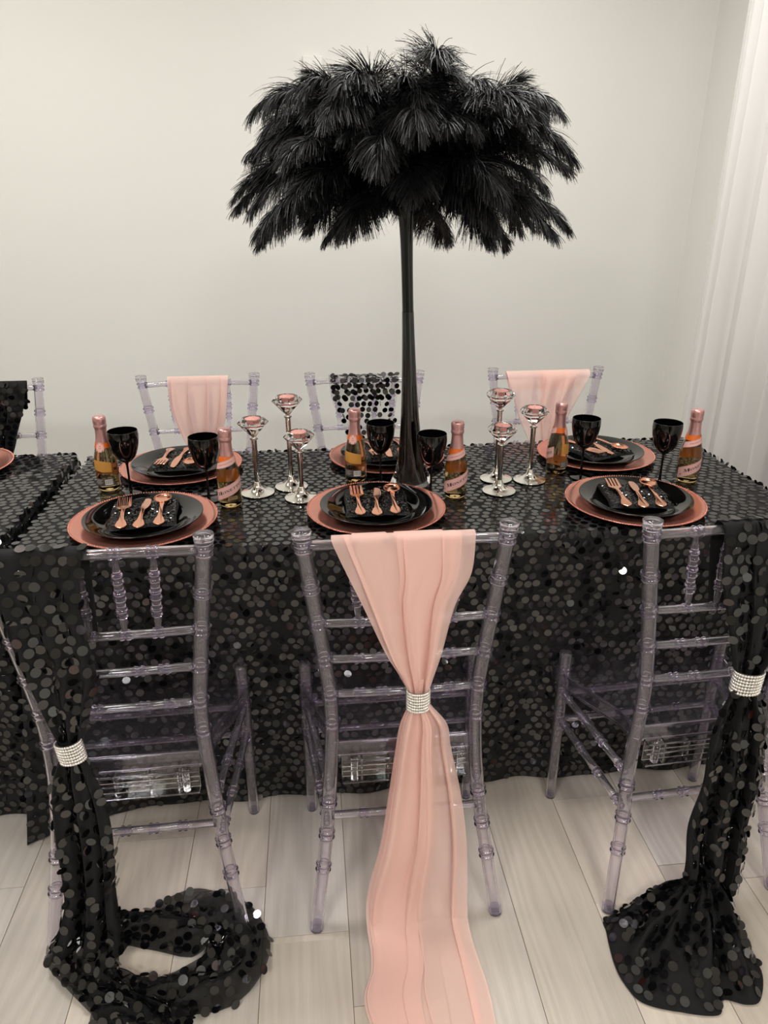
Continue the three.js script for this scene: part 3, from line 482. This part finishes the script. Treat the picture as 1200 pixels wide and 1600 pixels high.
const bowlGeo = (() => { const g = new THREE.SphereGeometry(1, 28, 14, 0, Math.PI * 2, Math.PI / 2, Math.PI / 2), h = g.clone(); g.scale(0.0168, 0.0075, 0.0225); h.scale(0.0158, 0.0066, 0.0215); const r = new THREE.TorusGeometry(1, 0.03, 6, 36).rotateX(Math.PI / 2).scale(0.0164, 0.012, 0.022); const m = mergeGeometries([g, h, r]); m.translate(0, 0.0092, -0.046); return m; })();
const neckGeo = flat((() => { const s = new THREE.Shape(); s.moveTo(-0.0028, 0.01); s.lineTo(-0.0045, 0.026); s.lineTo(0.0045, 0.026); s.lineTo(0.0028, 0.01); s.lineTo(-0.0028, 0.01); return s; })(), 0.0014, (z) => bendy(z) + 0.003 * smooth(-0.01, -0.028, z));
const SET = [ // x, z, facing (1: diner nearer the camera), turn of the napkin, words
  [-0.414, -1.657, 1, 0.12, 'near-side setting beside the second table'], [0.145, -1.672, 1, -0.02, 'middle near-side setting'], [0.802, -1.651, 1, -0.16, 'near-side setting at the curtain end'],
  [-0.387, -2.053, -1, -0.06, 'wall-side setting before the narrow pink sash'], [0.214, -2.08, -1, 0.1, 'wall-side setting behind the tall vase'], [0.843, -2.034, -1, 0.35, 'wall-side setting at the curtain end'],
];
let proto = null;
for (const [i, [x, z, f, turn, where]] of SET.entries()) {
  const pz = z + 0.004;
  if (!proto) {
    proto = {};
    proto.charger = thing('charger_plate', '', 'charger', [x, TOP, z], 0, 'rose gold charger plates'); const c = part('charger', chargerGeo, M.roseGold, proto.charger); part('beaded_rim', beadGeo, M.roseGold, c);
    proto.plate = thing('dinner_plate', '', 'plate', [x, TOP + 0.0045, pz], 0, 'black dinner plates'); part('plate', plateGeo, M.plateBlack, proto.plate);
    proto.napkin = thing('sequin_napkin', '', 'napkin', [x, TOP + 0.0235, pz], 0, 'folded black sequin napkins'); part('folded_cloth', napkinGeo, M.napkin, proto.napkin);
    { const mini = new THREE.CylinderGeometry(0.0023, 0.0023, 0.0003, 8), N = 1300, im = new THREE.InstancedMesh(mini, M.sequin, N), m4 = new THREE.Matrix4(), q = new THREE.Quaternion(), up = V(0, 1, 0), one = V(1, 1, 1); for (let i = 0; i < N; i++) { const u = rr(-0.073, 0.073), v = rr(-0.073, 0.073), e = Math.min(0.0775 - Math.abs(u), 0.0775 - Math.abs(v)); m4.compose(V(u, 0.0096 * Math.min(1, e * 160) ** 0.5 + 0.001, v), q.setFromUnitVectors(up, tilt(up, rnd() ** 1.5 * 0.7)), one); im.setMatrixAt(i, m4); } im.name = 'micro_sequins'; im.userData.kind = 'stuff'; im.castShadow = im.receiveShadow = true; proto.napkin.add(im); }
    proto.fork = thing('fork', '', 'fork', [x, 0, z], 0, 'rose gold forks'); part('head', forkHead, M.roseMetal, proto.fork); part('handle', handleGeo, M.roseMetal, proto.fork);
    proto.knife = thing('knife', '', 'knife', [x, 0, z], 0, 'rose gold knives'); part('blade', bladeGeo, M.roseMetal, proto.knife); part('handle', handleGeo, M.roseMetal, proto.knife);
    proto.spoon = thing('spoon', '', 'spoon', [x, 0, z], 0, 'rose gold spoons'); part('bowl', bowlGeo, M.roseMetal, proto.spoon); part('neck', neckGeo, M.roseMetal, proto.spoon); part('handle', handleGeo, M.roseMetal, proto.spoon); for (const k of ['fork', 'knife', 'spoon']) proto[k].scale.setScalar(1.26);
    proto.first = true;
  }
  const put = (key, pos, t, label) => { if (proto.first) { const o = proto[key]; o.position.set(...pos); o.rotation.y = t; o.userData.label = label; return o; } return copy(proto[key], pos, t, label); };
  const rot = (dx, dz) => [x + dx * Math.cos(turn) + dz * Math.sin(turn), pz - dx * Math.sin(turn) + dz * Math.cos(turn)];
  put('charger', [x, TOP, z], 0, `rose gold beaded charger plate under the ${where}`);
  put('plate', [x, TOP + 0.0045, pz], 0, `glossy black dinner plate of the ${where}`);
  put('napkin', [x, TOP + 0.0205, pz - 0.002 * f], turn, `folded black sequin napkin on the plate of the ${where}`);
  const cy = TOP + 0.0325, base = f > 0 ? 0 : Math.PI;
  let k = rot(-0.045, 0.006 * f); put('fork', [k[0], cy, k[1]], base + turn + 0.03, `rose gold fork on the napkin of the ${where}`);
  k = rot(0.0, 0.012 * f); put('knife', [k[0], cy, k[1]], base + turn - 0.05, `rose gold knife on the napkin of the ${where}`);
  k = rot(0.042, 0.004 * f); put('spoon', [k[0], cy, k[1]], base + turn - 0.02, `rose gold spoon on the napkin of the ${where}`);
  proto.first = false;
}
copy(proto.charger, [-1.052, 0.7555, -2.1], 0, 'rose gold beaded charger plate on the second table, cut off by the picture edge');

// ------------------------------------------------------------------ goblets
{
  const t = thing('black_goblet', '', 'goblet', [0, 0, 0], 0, 'black stemmed goblets');
  const bowl = curvy([[0.0035, 0.083], [0.013, 0.0875], [0.0255, 0.102], [0.0345, 0.127], [0.0385, 0.152], [0.0378, 0.17]], 30);
  const inner = bowl.slice(3).map(([r, y]) => [Math.max(0.0001, r - 0.0012), y]).reverse();
  part('bowl', lathe([[0, 0.083], ...bowl, [0.0372, 0.1706], ...inner, [0, 0.0935]], 56), M.blackGloss, t);
  part('stem', lathe(curvy([[0.006, 0.003], [0.0038, 0.012], [0.003, 0.035], [0.0029, 0.065], [0.0036, 0.078], [0.0068, 0.0855]], 24), 24), M.blackGloss, t);
  part('foot', lathe([[0, 0.0052], [0.005, 0.005], [0.012, 0.0034], [0.029, 0.0014], [0.0302, 0.0009], [0.0298, 0.0003], [0, 0.0003]], 48), M.blackGloss, t);
  const G = [[-0.494, -1.875, 'beside the bottle at the second-table end, turned label away'], [-0.28, -1.8, 'before the narrow pink sash, next to a label-front bottle'], [0.176, -1.877, 'between the vase and the middle wall-side bottle'], [0.297, -1.764, 'standing in front of the vase foot'], [0.738, -1.862, 'in front of the wall-side setting at the curtain end'], [0.9387, -1.7988, 'next to the last bottle at the curtain end']];
  G.forEach(([x, z, w], i) => { const l = `black stemmed goblet ${w}`; if (!i) { t.position.set(x, TOP, z); t.userData.label = l; } else copy(t, [x, TOP, z], 0, l); });
}
// ------------------------------------------------------------------ small sparkling wine bottles
{
  const P = curvy([[0.0265, 0.0], [0.0288, 0.004], [0.0292, 0.03], [0.0292, 0.075], [0.027, 0.096], [0.021, 0.122], [0.016, 0.142], [0.0132, 0.158], [0.0126, 0.18], [0.0135, 0.19]], 60);
  const rAt = (y) => { for (let i = 1; i < P.length; i++) if (P[i][1] >= y) { const a = P[i - 1], b = P[i], k = (y - a[1]) / Math.max(1e-6, b[1] - a[1]); return lerp(a[0], b[0], k); } return 0.013; };
  const canvas = (w, h, f) => { const c = document.createElement('canvas'); c.width = w; c.height = h; f(c.getContext('2d'), w, h); const t = new THREE.CanvasTexture(c); t.colorSpace = THREE.SRGBColorSpace; return t; };
  const bodyTex = canvas(640, 256, (g, w, h) => { g.fillStyle = '#e3b2ab'; g.fillRect(0, 0, w, h); g.fillStyle = '#b06a66'; g.fillRect(0, 10, w, 5); g.fillRect(0, h - 15, w, 5); g.fillStyle = '#1d1516'; g.textAlign = 'center'; g.textBaseline = 'alphabetic'; g.font = 'bold 112px serif'; g.fillText('M', 178, 158); g.font = 'bold 84px serif'; g.fillText('IONETTO', 405, 158); g.fillStyle = '#8a5350'; g.font = '22px sans-serif'; g.fillText('P R O S E C C O   R O S É', 350, 205); g.fillStyle = '#5c3a38'; g.beginPath(); g.arc(66, 178, 15, 0, 7); g.fill(); });
  const neckTex = canvas(384, 128, (g, w, h) => { g.fillStyle = '#e3b2ab'; g.fillRect(0, 0, w, h); g.fillStyle = '#b06a66'; g.fillRect(0, 6, w, 4); g.fillRect(0, h - 10, w, 4); g.fillStyle = '#a55a55'; g.font = 'bold 40px serif'; g.textAlign = 'center'; g.fillText('PROSECCO', w / 2, 78); });
  const sealTex = canvas(256, 256, (g, w) => { g.fillStyle = '#eab6ac'; g.fillRect(0, 0, w, w); g.strokeStyle = '#c4625a'; g.lineWidth = 6; g.beginPath(); g.arc(128, 128, 108, 0, 7); g.stroke(); g.fillStyle = '#c8503c'; g.font = 'bold 62px serif'; g.textAlign = 'center'; g.fillText('M', 128, 118); g.font = 'bold 44px serif'; g.fillText('1887', 128, 172); });
  const backTex = canvas(512, 256, (g, w, h) => { g.fillStyle = '#4c4440'; g.fillRect(0, 0, w, h); g.fillStyle = '#d9d4cc'; for (let i = 0; i < 6; i++) g.fillRect(30, 34 + i * 30, 210 - (i % 3) * 30, 7); g.fillStyle = '#e6e3dd'; g.fillRect(290, 30, 190, 190); g.fillStyle = '#242222'; let x = 300; const ws = [5, 3, 8, 4, 3, 6, 9, 3, 5, 4, 7, 3, 6, 5, 3, 8]; ws.forEach((q) => { g.fillRect(x, 44, q, 150); x += q + 6; }); });
  const lab = (tex) => std({ map: tex, roughness: 0.55 });
  const ML = { body: lab(bodyTex), neck: lab(neckTex), seal: lab(sealTex), back: lab(backTex) };
  // strip round the bottle: centre angle a (0 = towards +z), half angle, height, slope
  function wrap(half, y, h, slope, off = 0.0006, a0 = 0, taper = 0) { const n = 40, pos = [], uv = [], idx = []; for (let i = 0; i <= n; i++) for (const j of [0, 1, 2, 3, 4]) { const k = i / n * 2 - 1, w = a0 + k * half, yy = y + slope * k + (j / 4 - 0.5) * h * (1 - taper * Math.abs(k)), r = rAt(yy) + off; pos.push(Math.sin(w) * r, yy, Math.cos(w) * r); uv.push(i / n, j / 4); } for (let i = 0; i < n; i++) for (let j = 0; j < 4; j++) { const a = i * 5 + j; idx.push(a, a + 5, a + 6, a, a + 6, a + 1); } const g = new THREE.BufferGeometry(); g.setAttribute('position', new THREE.Float32BufferAttribute(pos, 3)); g.setAttribute('uv', new THREE.Float32BufferAttribute(uv, 2)); g.setIndex(idx); g.computeVertexNormals(); return g; }
  const t = thing('wine_bottle', '', 'bottle', [0, 0, 0], 0, 'small sparkling wine bottles');
  const glass = part('glass_bottle', lathe([[0, 0.003], [0.02, 0.0005], ...P, [0.0128, 0.191], [0, 0.191]], 48), M.bottleGlass, t);
  part('wine', lathe([[0, 0.006], [0.018, 0.0035], [0.0255, 0.004], ...P.filter(([, y]) => y > 0.008 && y < 0.14).map(([r, y]) => [r - 0.0014, y]), [0.0145, 0.1402], [0, 0.1402]], 40), M.wine, t);
  // foil: crimped capsule with wire bulge
  const F = [[0.0195, 0.127], [0.0178, 0.134], [0.0158, 0.145], [0.0148, 0.156], [0.0144, 0.168], [0.0148, 0.172], [0.0162, 0.1735], [0.0167, 0.178], [0.016, 0.1815], [0.0157, 0.183], [0.0164, 0.187], [0.0166, 0.195], [0.016, 0.2], [0.0135, 0.2035], [0.006, 0.2046], [0, 0.2048]];
  const fg = lathe(F, 56), fp = fg.attributes.position; for (let i = 0; i < fp.count; i++) { const a = Math.atan2(fp.getZ(i), fp.getX(i)), y = fp.getY(i), k = 1 + 0.018 * Math.sin(17 * a + 200 * y) * smooth(0.128, 0.15, y) + 0.012 * Math.sin(29 * a - 340 * y); fp.setX(i, fp.getX(i) * k); fp.setZ(i, fp.getZ(i) * k); } fg.computeVertexNormals();
  part('foil_capsule', fg, M.foil, t);
  part('shoulder_label', wrap(Math.PI, 0.128, 0.014, 0, 0.0005), M.orange, t);
  const nl = part('neck_label', wrap(1.5, 0.118, 0.016, 0.011, 0.0009), ML.neck, t);
  const bl = part('body_label', wrap(1.55, 0.048, 0.03, 0.021, 0.0007), ML.body, t);
  const sl = part('round_seal', (() => { const g = wrap(0.5, 0.124, 0.024, 0, 0.0012, Math.PI), p = g.attributes.position, u = g.attributes.uv; const idx = [], old = g.index; const ok = (i) => Math.hypot(u.getX(i) - 0.5, u.getY(i) - 0.5) < 0.53; for (let i = 0; i < old.count; i += 3) { const a = [old.getX(i), old.getX(i + 1), old.getX(i + 2)]; if (a.filter(ok).length >= 2) idx.push(...a); } g.setIndex(idx); return g; })(), ML.seal, t);
  part('paper_band', wrap(0.85, 0.074, 0.03, -0.004, 0.0007, Math.PI, 0.1), M.amberPaper, t);
  part('back_label', wrap(0.9, 0.03, 0.02, 0, 0.0007, Math.PI), ML.back, t);
  const B = [[-0.5553, -1.9023, Math.PI - 0.15, 'with seal and barcode showing, next to the gap between tables'], [-0.2196, -1.7527, -0.12, 'with slanting pink label, before the narrow pink sash'], [0.1085, -1.9015, Math.PI - 0.35, 'with seal and barcode showing, near the tall vase'], [0.3602, -1.754, -0.1, 'with slanting pink label, beside the middle near-side plate'], [0.6815, -1.91, Math.PI + 0.9, 'turned sideways, before the wide see-through sash'], [1.017, -1.8007, 0.05, 'with slanting pink label, last towards the curtain']];
  B.forEach(([x, z, a, w], i) => { const l = `small pink-foiled wine bottle ${w}`; if (!i) { t.position.set(x, TOP, z); t.rotation.y = a; t.userData.label = l; } else copy(t, [x, TOP, z], a, l); });
}
// ------------------------------------------------------------------ crystal candlesticks
{
  const mk = (h, x, z, label, clabel) => {
    const t = thing('crystal_candlestick', label, 'candlestick', [x, TOP, z], 0, 'silver candlesticks with crystal cups'), s = h - 0.053;
    part('base', lathe([[0, 0.0005], [0.044, 0.0005], [0.0445, 0.0012], [0.0438, 0.002], [0.034, 0.0042], ...curvy([[0.034, 0.0042], [0.022, 0.0085], [0.0135, 0.0165], [0.0095, 0.025], [0.0072, 0.031]], 18), [0, 0.031]], 64), M.silver, t);
    part('stem', lathe([[0.0062, 0.029], [0.0066, 0.036], [0.0062, 0.05], [0.0064, s * 0.6], [0.0072, s - 0.004], [0.0102, s - 0.003], [0.0106, s], [0.0102, s + 0.003], [0, s + 0.003]], 32), M.silver, t);
    const cup = lathe([[0, 0.0], [0.0055, 0.0003], [0.0405, 0.0375], [0.0398, 0.0392], [0.029, 0.0495], [0.0235, 0.0495], [0.0225, 0.0335], [0, 0.0335]], 8); cup.rotateY(0.2); cup.translate(0, s + 0.0033, 0);
    const nn = cup.toNonIndexed(); nn.computeVertexNormals(); part('crystal_cup', nn, M.crystal, t);
    const c = thing('tealight_candle', clabel, 'candle', [x, TOP + s + 0.0033 + 0.0338, z], 0, 'pink tealights');
    part('candle_cup', lathe([[0, 0.0], [0.0195, 0.0], [0.02, 0.001], [0.0205, 0.015], [0.0196, 0.0155], [0.0192, 0.0148], [0.0188, 0.013], [0, 0.013]], 36), M.candlePink, c);
    const wx = lathe([[0, 0.0185], [0.006, 0.0182], [0.013, 0.0168], [0.0178, 0.0155], [0.0186, 0.0142], [0.0186, 0.0135], [0, 0.0135]], 36), p = wx.attributes.position; for (let i = 0; i < p.count; i++) { const a = Math.atan2(p.getZ(i), p.getX(i)); p.setY(i, p.getY(i) + 0.0011 * Math.sin(8 * a) * Math.hypot(p.getX(i), p.getZ(i)) / 0.0186); } wx.computeVertexNormals(); part('wax', wx, M.waxPink, c);
    part('wick', new THREE.CylinderGeometry(0.0006, 0.0007, 0.006, 8).translate(0, 0.0205, 0), M.wick, c);
  };
  const L = 'the trio next to the second-table end', R = 'the trio at the curtain end';
  mk(0.204, -0.1567, -1.8364, 'silver candlestick with crystal cup, medium height, in ' + L, 'pink tealight in the medium candlestick of ' + L);
  mk(0.25, -0.068, -1.874, 'silver candlestick with crystal cup, tallest of ' + L, 'pink tealight in the tallest candlestick of ' + L);
  mk(0.179, -0.04, -1.788, 'silver candlestick with crystal cup, shortest of ' + L, 'pink tealight in the shortest candlestick of ' + L);
  mk(0.25, 0.499, -1.8757, 'silver candlestick with crystal cup, tallest of ' + R, 'pink tealight in the tallest candlestick of ' + R);
  mk(0.207, 0.5892, -1.8562, 'silver candlestick with crystal cup, medium height, in ' + R, 'pink tealight in the medium candlestick of ' + R);
  mk(0.182, 0.4845, -1.7826, 'silver candlestick with crystal cup, shortest of ' + R, 'pink tealight in the shortest candlestick of ' + R);
}
// ------------------------------------------------------------------ tall trumpet vase and the plumes
const VX = 0.257, VZ = -1.85, VH = 0.73, LEAN = 0.03;
{
  const t = thing('tall_vase', 'tall slim black trumpet vase with a flared clear glass foot', 'vase', [VX, TOP, VZ]); t.rotation.z = LEAN;
  const core = curvy([[0.03, 0.008], [0.026, 0.03], [0.0215, 0.09], [0.0185, 0.18], [0.0155, 0.32], [0.0142, 0.45], [0.0145, 0.58], [0.0175, 0.67], [0.026, 0.72], [0.031, VH]], 60);
  part('black_core', lathe([[0, 0.008], ...core, [0.0295, VH], [0.0245, 0.72], [0.016, 0.67], [0.012, 0.6], [0, 0.58]], 48), M.blackGloss, t);
  const clear = curvy([[0.0545, 0.0045], [0.055, 0.012], [0.048, 0.03], [0.04, 0.055], [0.0325, 0.1], [0.0255, 0.17], [0.0205, 0.26], [0.0165, 0.38], [0.0148, 0.46]], 60), g = lathe([[0, 0.0005], [0.042, 0.0005], [0.053, 0.002], ...clear], 60), p = g.attributes.position;
  for (let i = 0; i < p.count; i++) { const a = Math.atan2(p.getZ(i), p.getX(i)), k = 1 + 0.05 * Math.cos(6 * a) * smooth(0.07, 0.0, p.getY(i)); p.setX(i, p.getX(i) * k); p.setZ(i, p.getZ(i) * k); } g.computeVertexNormals();
  part('clear_glass_foot', g, M.clearGlass, t);
}
function plume({ az, e0, L, droop, W, pow = 1.8, barbs = 600, off = 0, grav = 0.6, fwd = 0 }) {
  const h = V(Math.cos(az), 0, Math.sin(az)), S = V(-Math.sin(az), 0, Math.cos(az)), N = 48, sp = [V(0, off, 0).addScaledVector(h, 0.004)], T = [];
  for (let i = 0; i <= N; i++) { const s = i / N, e = e0 - droop * s ** pow, d = h.clone().multiplyScalar(Math.cos(e)).addScaledVector(S, fwd * Math.sin(2.2 * s)).normalize(); d.y = Math.sin(e); d.normalize(); T.push(d); if (i) sp.push(sp[i - 1].clone().addScaledVector(d, L / N)); }
  const at = (s) => { const f = clamp(s, 0, 1) * N, i = Math.min(N - 1, Math.floor(f)); return [sp[i].clone().lerp(sp[i + 1], f - i), T[i]]; };
  const pos = [], idx = [], n = 5, clump = noise2(64, 64, 32, Math.floor(az * 100 + L * 1000 + e0 * 50) + 5);
  for (const sd of [-1, 1]) for (let b = 0; b < barbs; b++) {
    const s = 0.08 + 0.92 * ((b + rnd()) / barbs) ** 0.9, [p, t] = at(s), nrm = V().crossVectors(S, t).normalize(); if (nrm.y < 0) nrm.negate();
    const cl = clump(s * 64, sd > 0 ? 10 : 40) - 0.5;
    const prof = clamp((s - 0.02) / 0.3, 0, 1) ** 0.7 * (1 - 0.5 * smooth(0.7, 1, s)), len = W * prof * rr(0.72, 1.12), a = lerp(0.5, 1.25, s ** 2) + 0.8 * cl + rr(-0.2, 0.2);
    const dir = S.clone().multiplyScalar(sd * Math.cos(a)).addScaledVector(t, Math.sin(a)).addScaledVector(nrm, 0.28 + 0.7 * cl + rr(-0.2, 0.2)).normalize();
    const g = grav * rr(0.65, 1.2), wob = rr(0, 6), wd = V().crossVectors(dir, V(rr(-1, 1), rr(-1, 1), rr(-1, 1))).normalize(), c0 = pos.length / 3;
    let c = p.clone(), d = dir.clone();
    for (let k = 0; k <= n; k++) {
      const q = k / n, w = lerp(0.001, 0.0005, q);
      pos.push(c.x + wd.x * w, c.y + wd.y * w, c.z + wd.z * w, c.x - wd.x * w, c.y - wd.y * w, c.z - wd.z * w);
      if (k) { const o = c0 + (k - 1) * 2; idx.push(o, o + 1, o + 3, o, o + 3, o + 2); }
      d.y -= g * 0.42; d.addScaledVector(t, 0.08 * Math.sin(wob + 5 * q)).addScaledVector(S, 0.08 * Math.sin(wob * 2 + 4 * q)).normalize(); c = c.clone().addScaledVector(d, len / n);
    }
  }
  const g = new THREE.BufferGeometry(); g.setAttribute('position', new THREE.Float32BufferAttribute(pos, 3)); g.setIndex(idx); g.computeVertexNormals();
  const qs = sp.filter((_, i) => i % 3 === 0);
  return [g, sweep(qs, qs.map((_, i, a) => lerp(0.002, 0.0005, i / (a.length - 1))), 6)];
}
{
  const t = thing('feather_arrangement', 'big round spray of black ostrich plumes on top of the tall vase', 'feather arrangement', [VX - Math.sin(LEAN) * VH, TOP + VH * Math.cos(LEAN) - 0.005, VZ]);
  const add = (o) => { const [g, q] = plume(o); const f = part('ostrich_plume', g, M.feather, t); part('quill', q, M.quill, f); };
  const D = Math.PI / 180;
  let turnOf = 0;
  const ring = (n, e, L, droop, W, a0, v = {}) => { for (let i = 0; i < n; i++) { const az = (turnOf += 137.5 + rr(-14, 14)) % 360, front = e < 35 && Math.abs(az - 90) < 30; add({ az: az * D, e0: (e + rr(-8, 8) + (front ? 24 : 0)) * D, L: L * rr(0.86, 1.1) * (front ? 0.8 : 1), droop: (droop + rr(-22, 22)) * D, W: W * rr(0.9, 1.1), off: rr(0, 0.03), fwd: rr(-0.4, 0.4), grav: rr(0.45, 0.9), ...v }); } };
  for (const [a, e, d, L] of [[0, 84, 45, 0.33], [60, 82, 60, 0.34], [100, 86, 90, 0.345], [150, 80, 60, 0.34], [210, 84, 50, 0.33], [290, 84, 40, 0.335], [80, 74, 100, 0.35], [330, 78, 70, 0.35], [180, 76, 85, 0.35], [20, 76, 90, 0.36], [125, 74, 110, 0.35]]) add({ az: a * D, e0: e * D, L, droop: d * D, W: 0.1, pow: 2.6, grav: 0.6, fwd: rr(-0.2, 0.2) });
  ring(12, 78, 0.37, 112, 0.095, 20, { pow: 2.7 });
  ring(15, 64, 0.385, 116, 0.095, 5, { pow: 2.4 });
  ring(16, 46, 0.395, 104, 0.092, 30, { pow: 2.2 });
  ring(16, 30, 0.39, 88, 0.09, 12, { pow: 1.9 });
  ring(11, 13, 0.37, 80, 0.085, 40, { pow: 1.8 });
  ring(8, 2, 0.28, 70, 0.08, 40, { pow: 1.7 });
  for (const [a, e, L, d] of [[152, 16, 0.41, 100], [38, 12, 0.39, 88], [58, 4, 0.3, 90], [124, 6, 0.27, 80], [8, 12, 0.4, 80], [176, 22, 0.41, 84]]) add({ az: a * D, e0: e * D, L, droop: d * D, W: 0.085, pow: 2, off: 0.01, grav: 0.65 });
}

renderer.render(scene, camera);
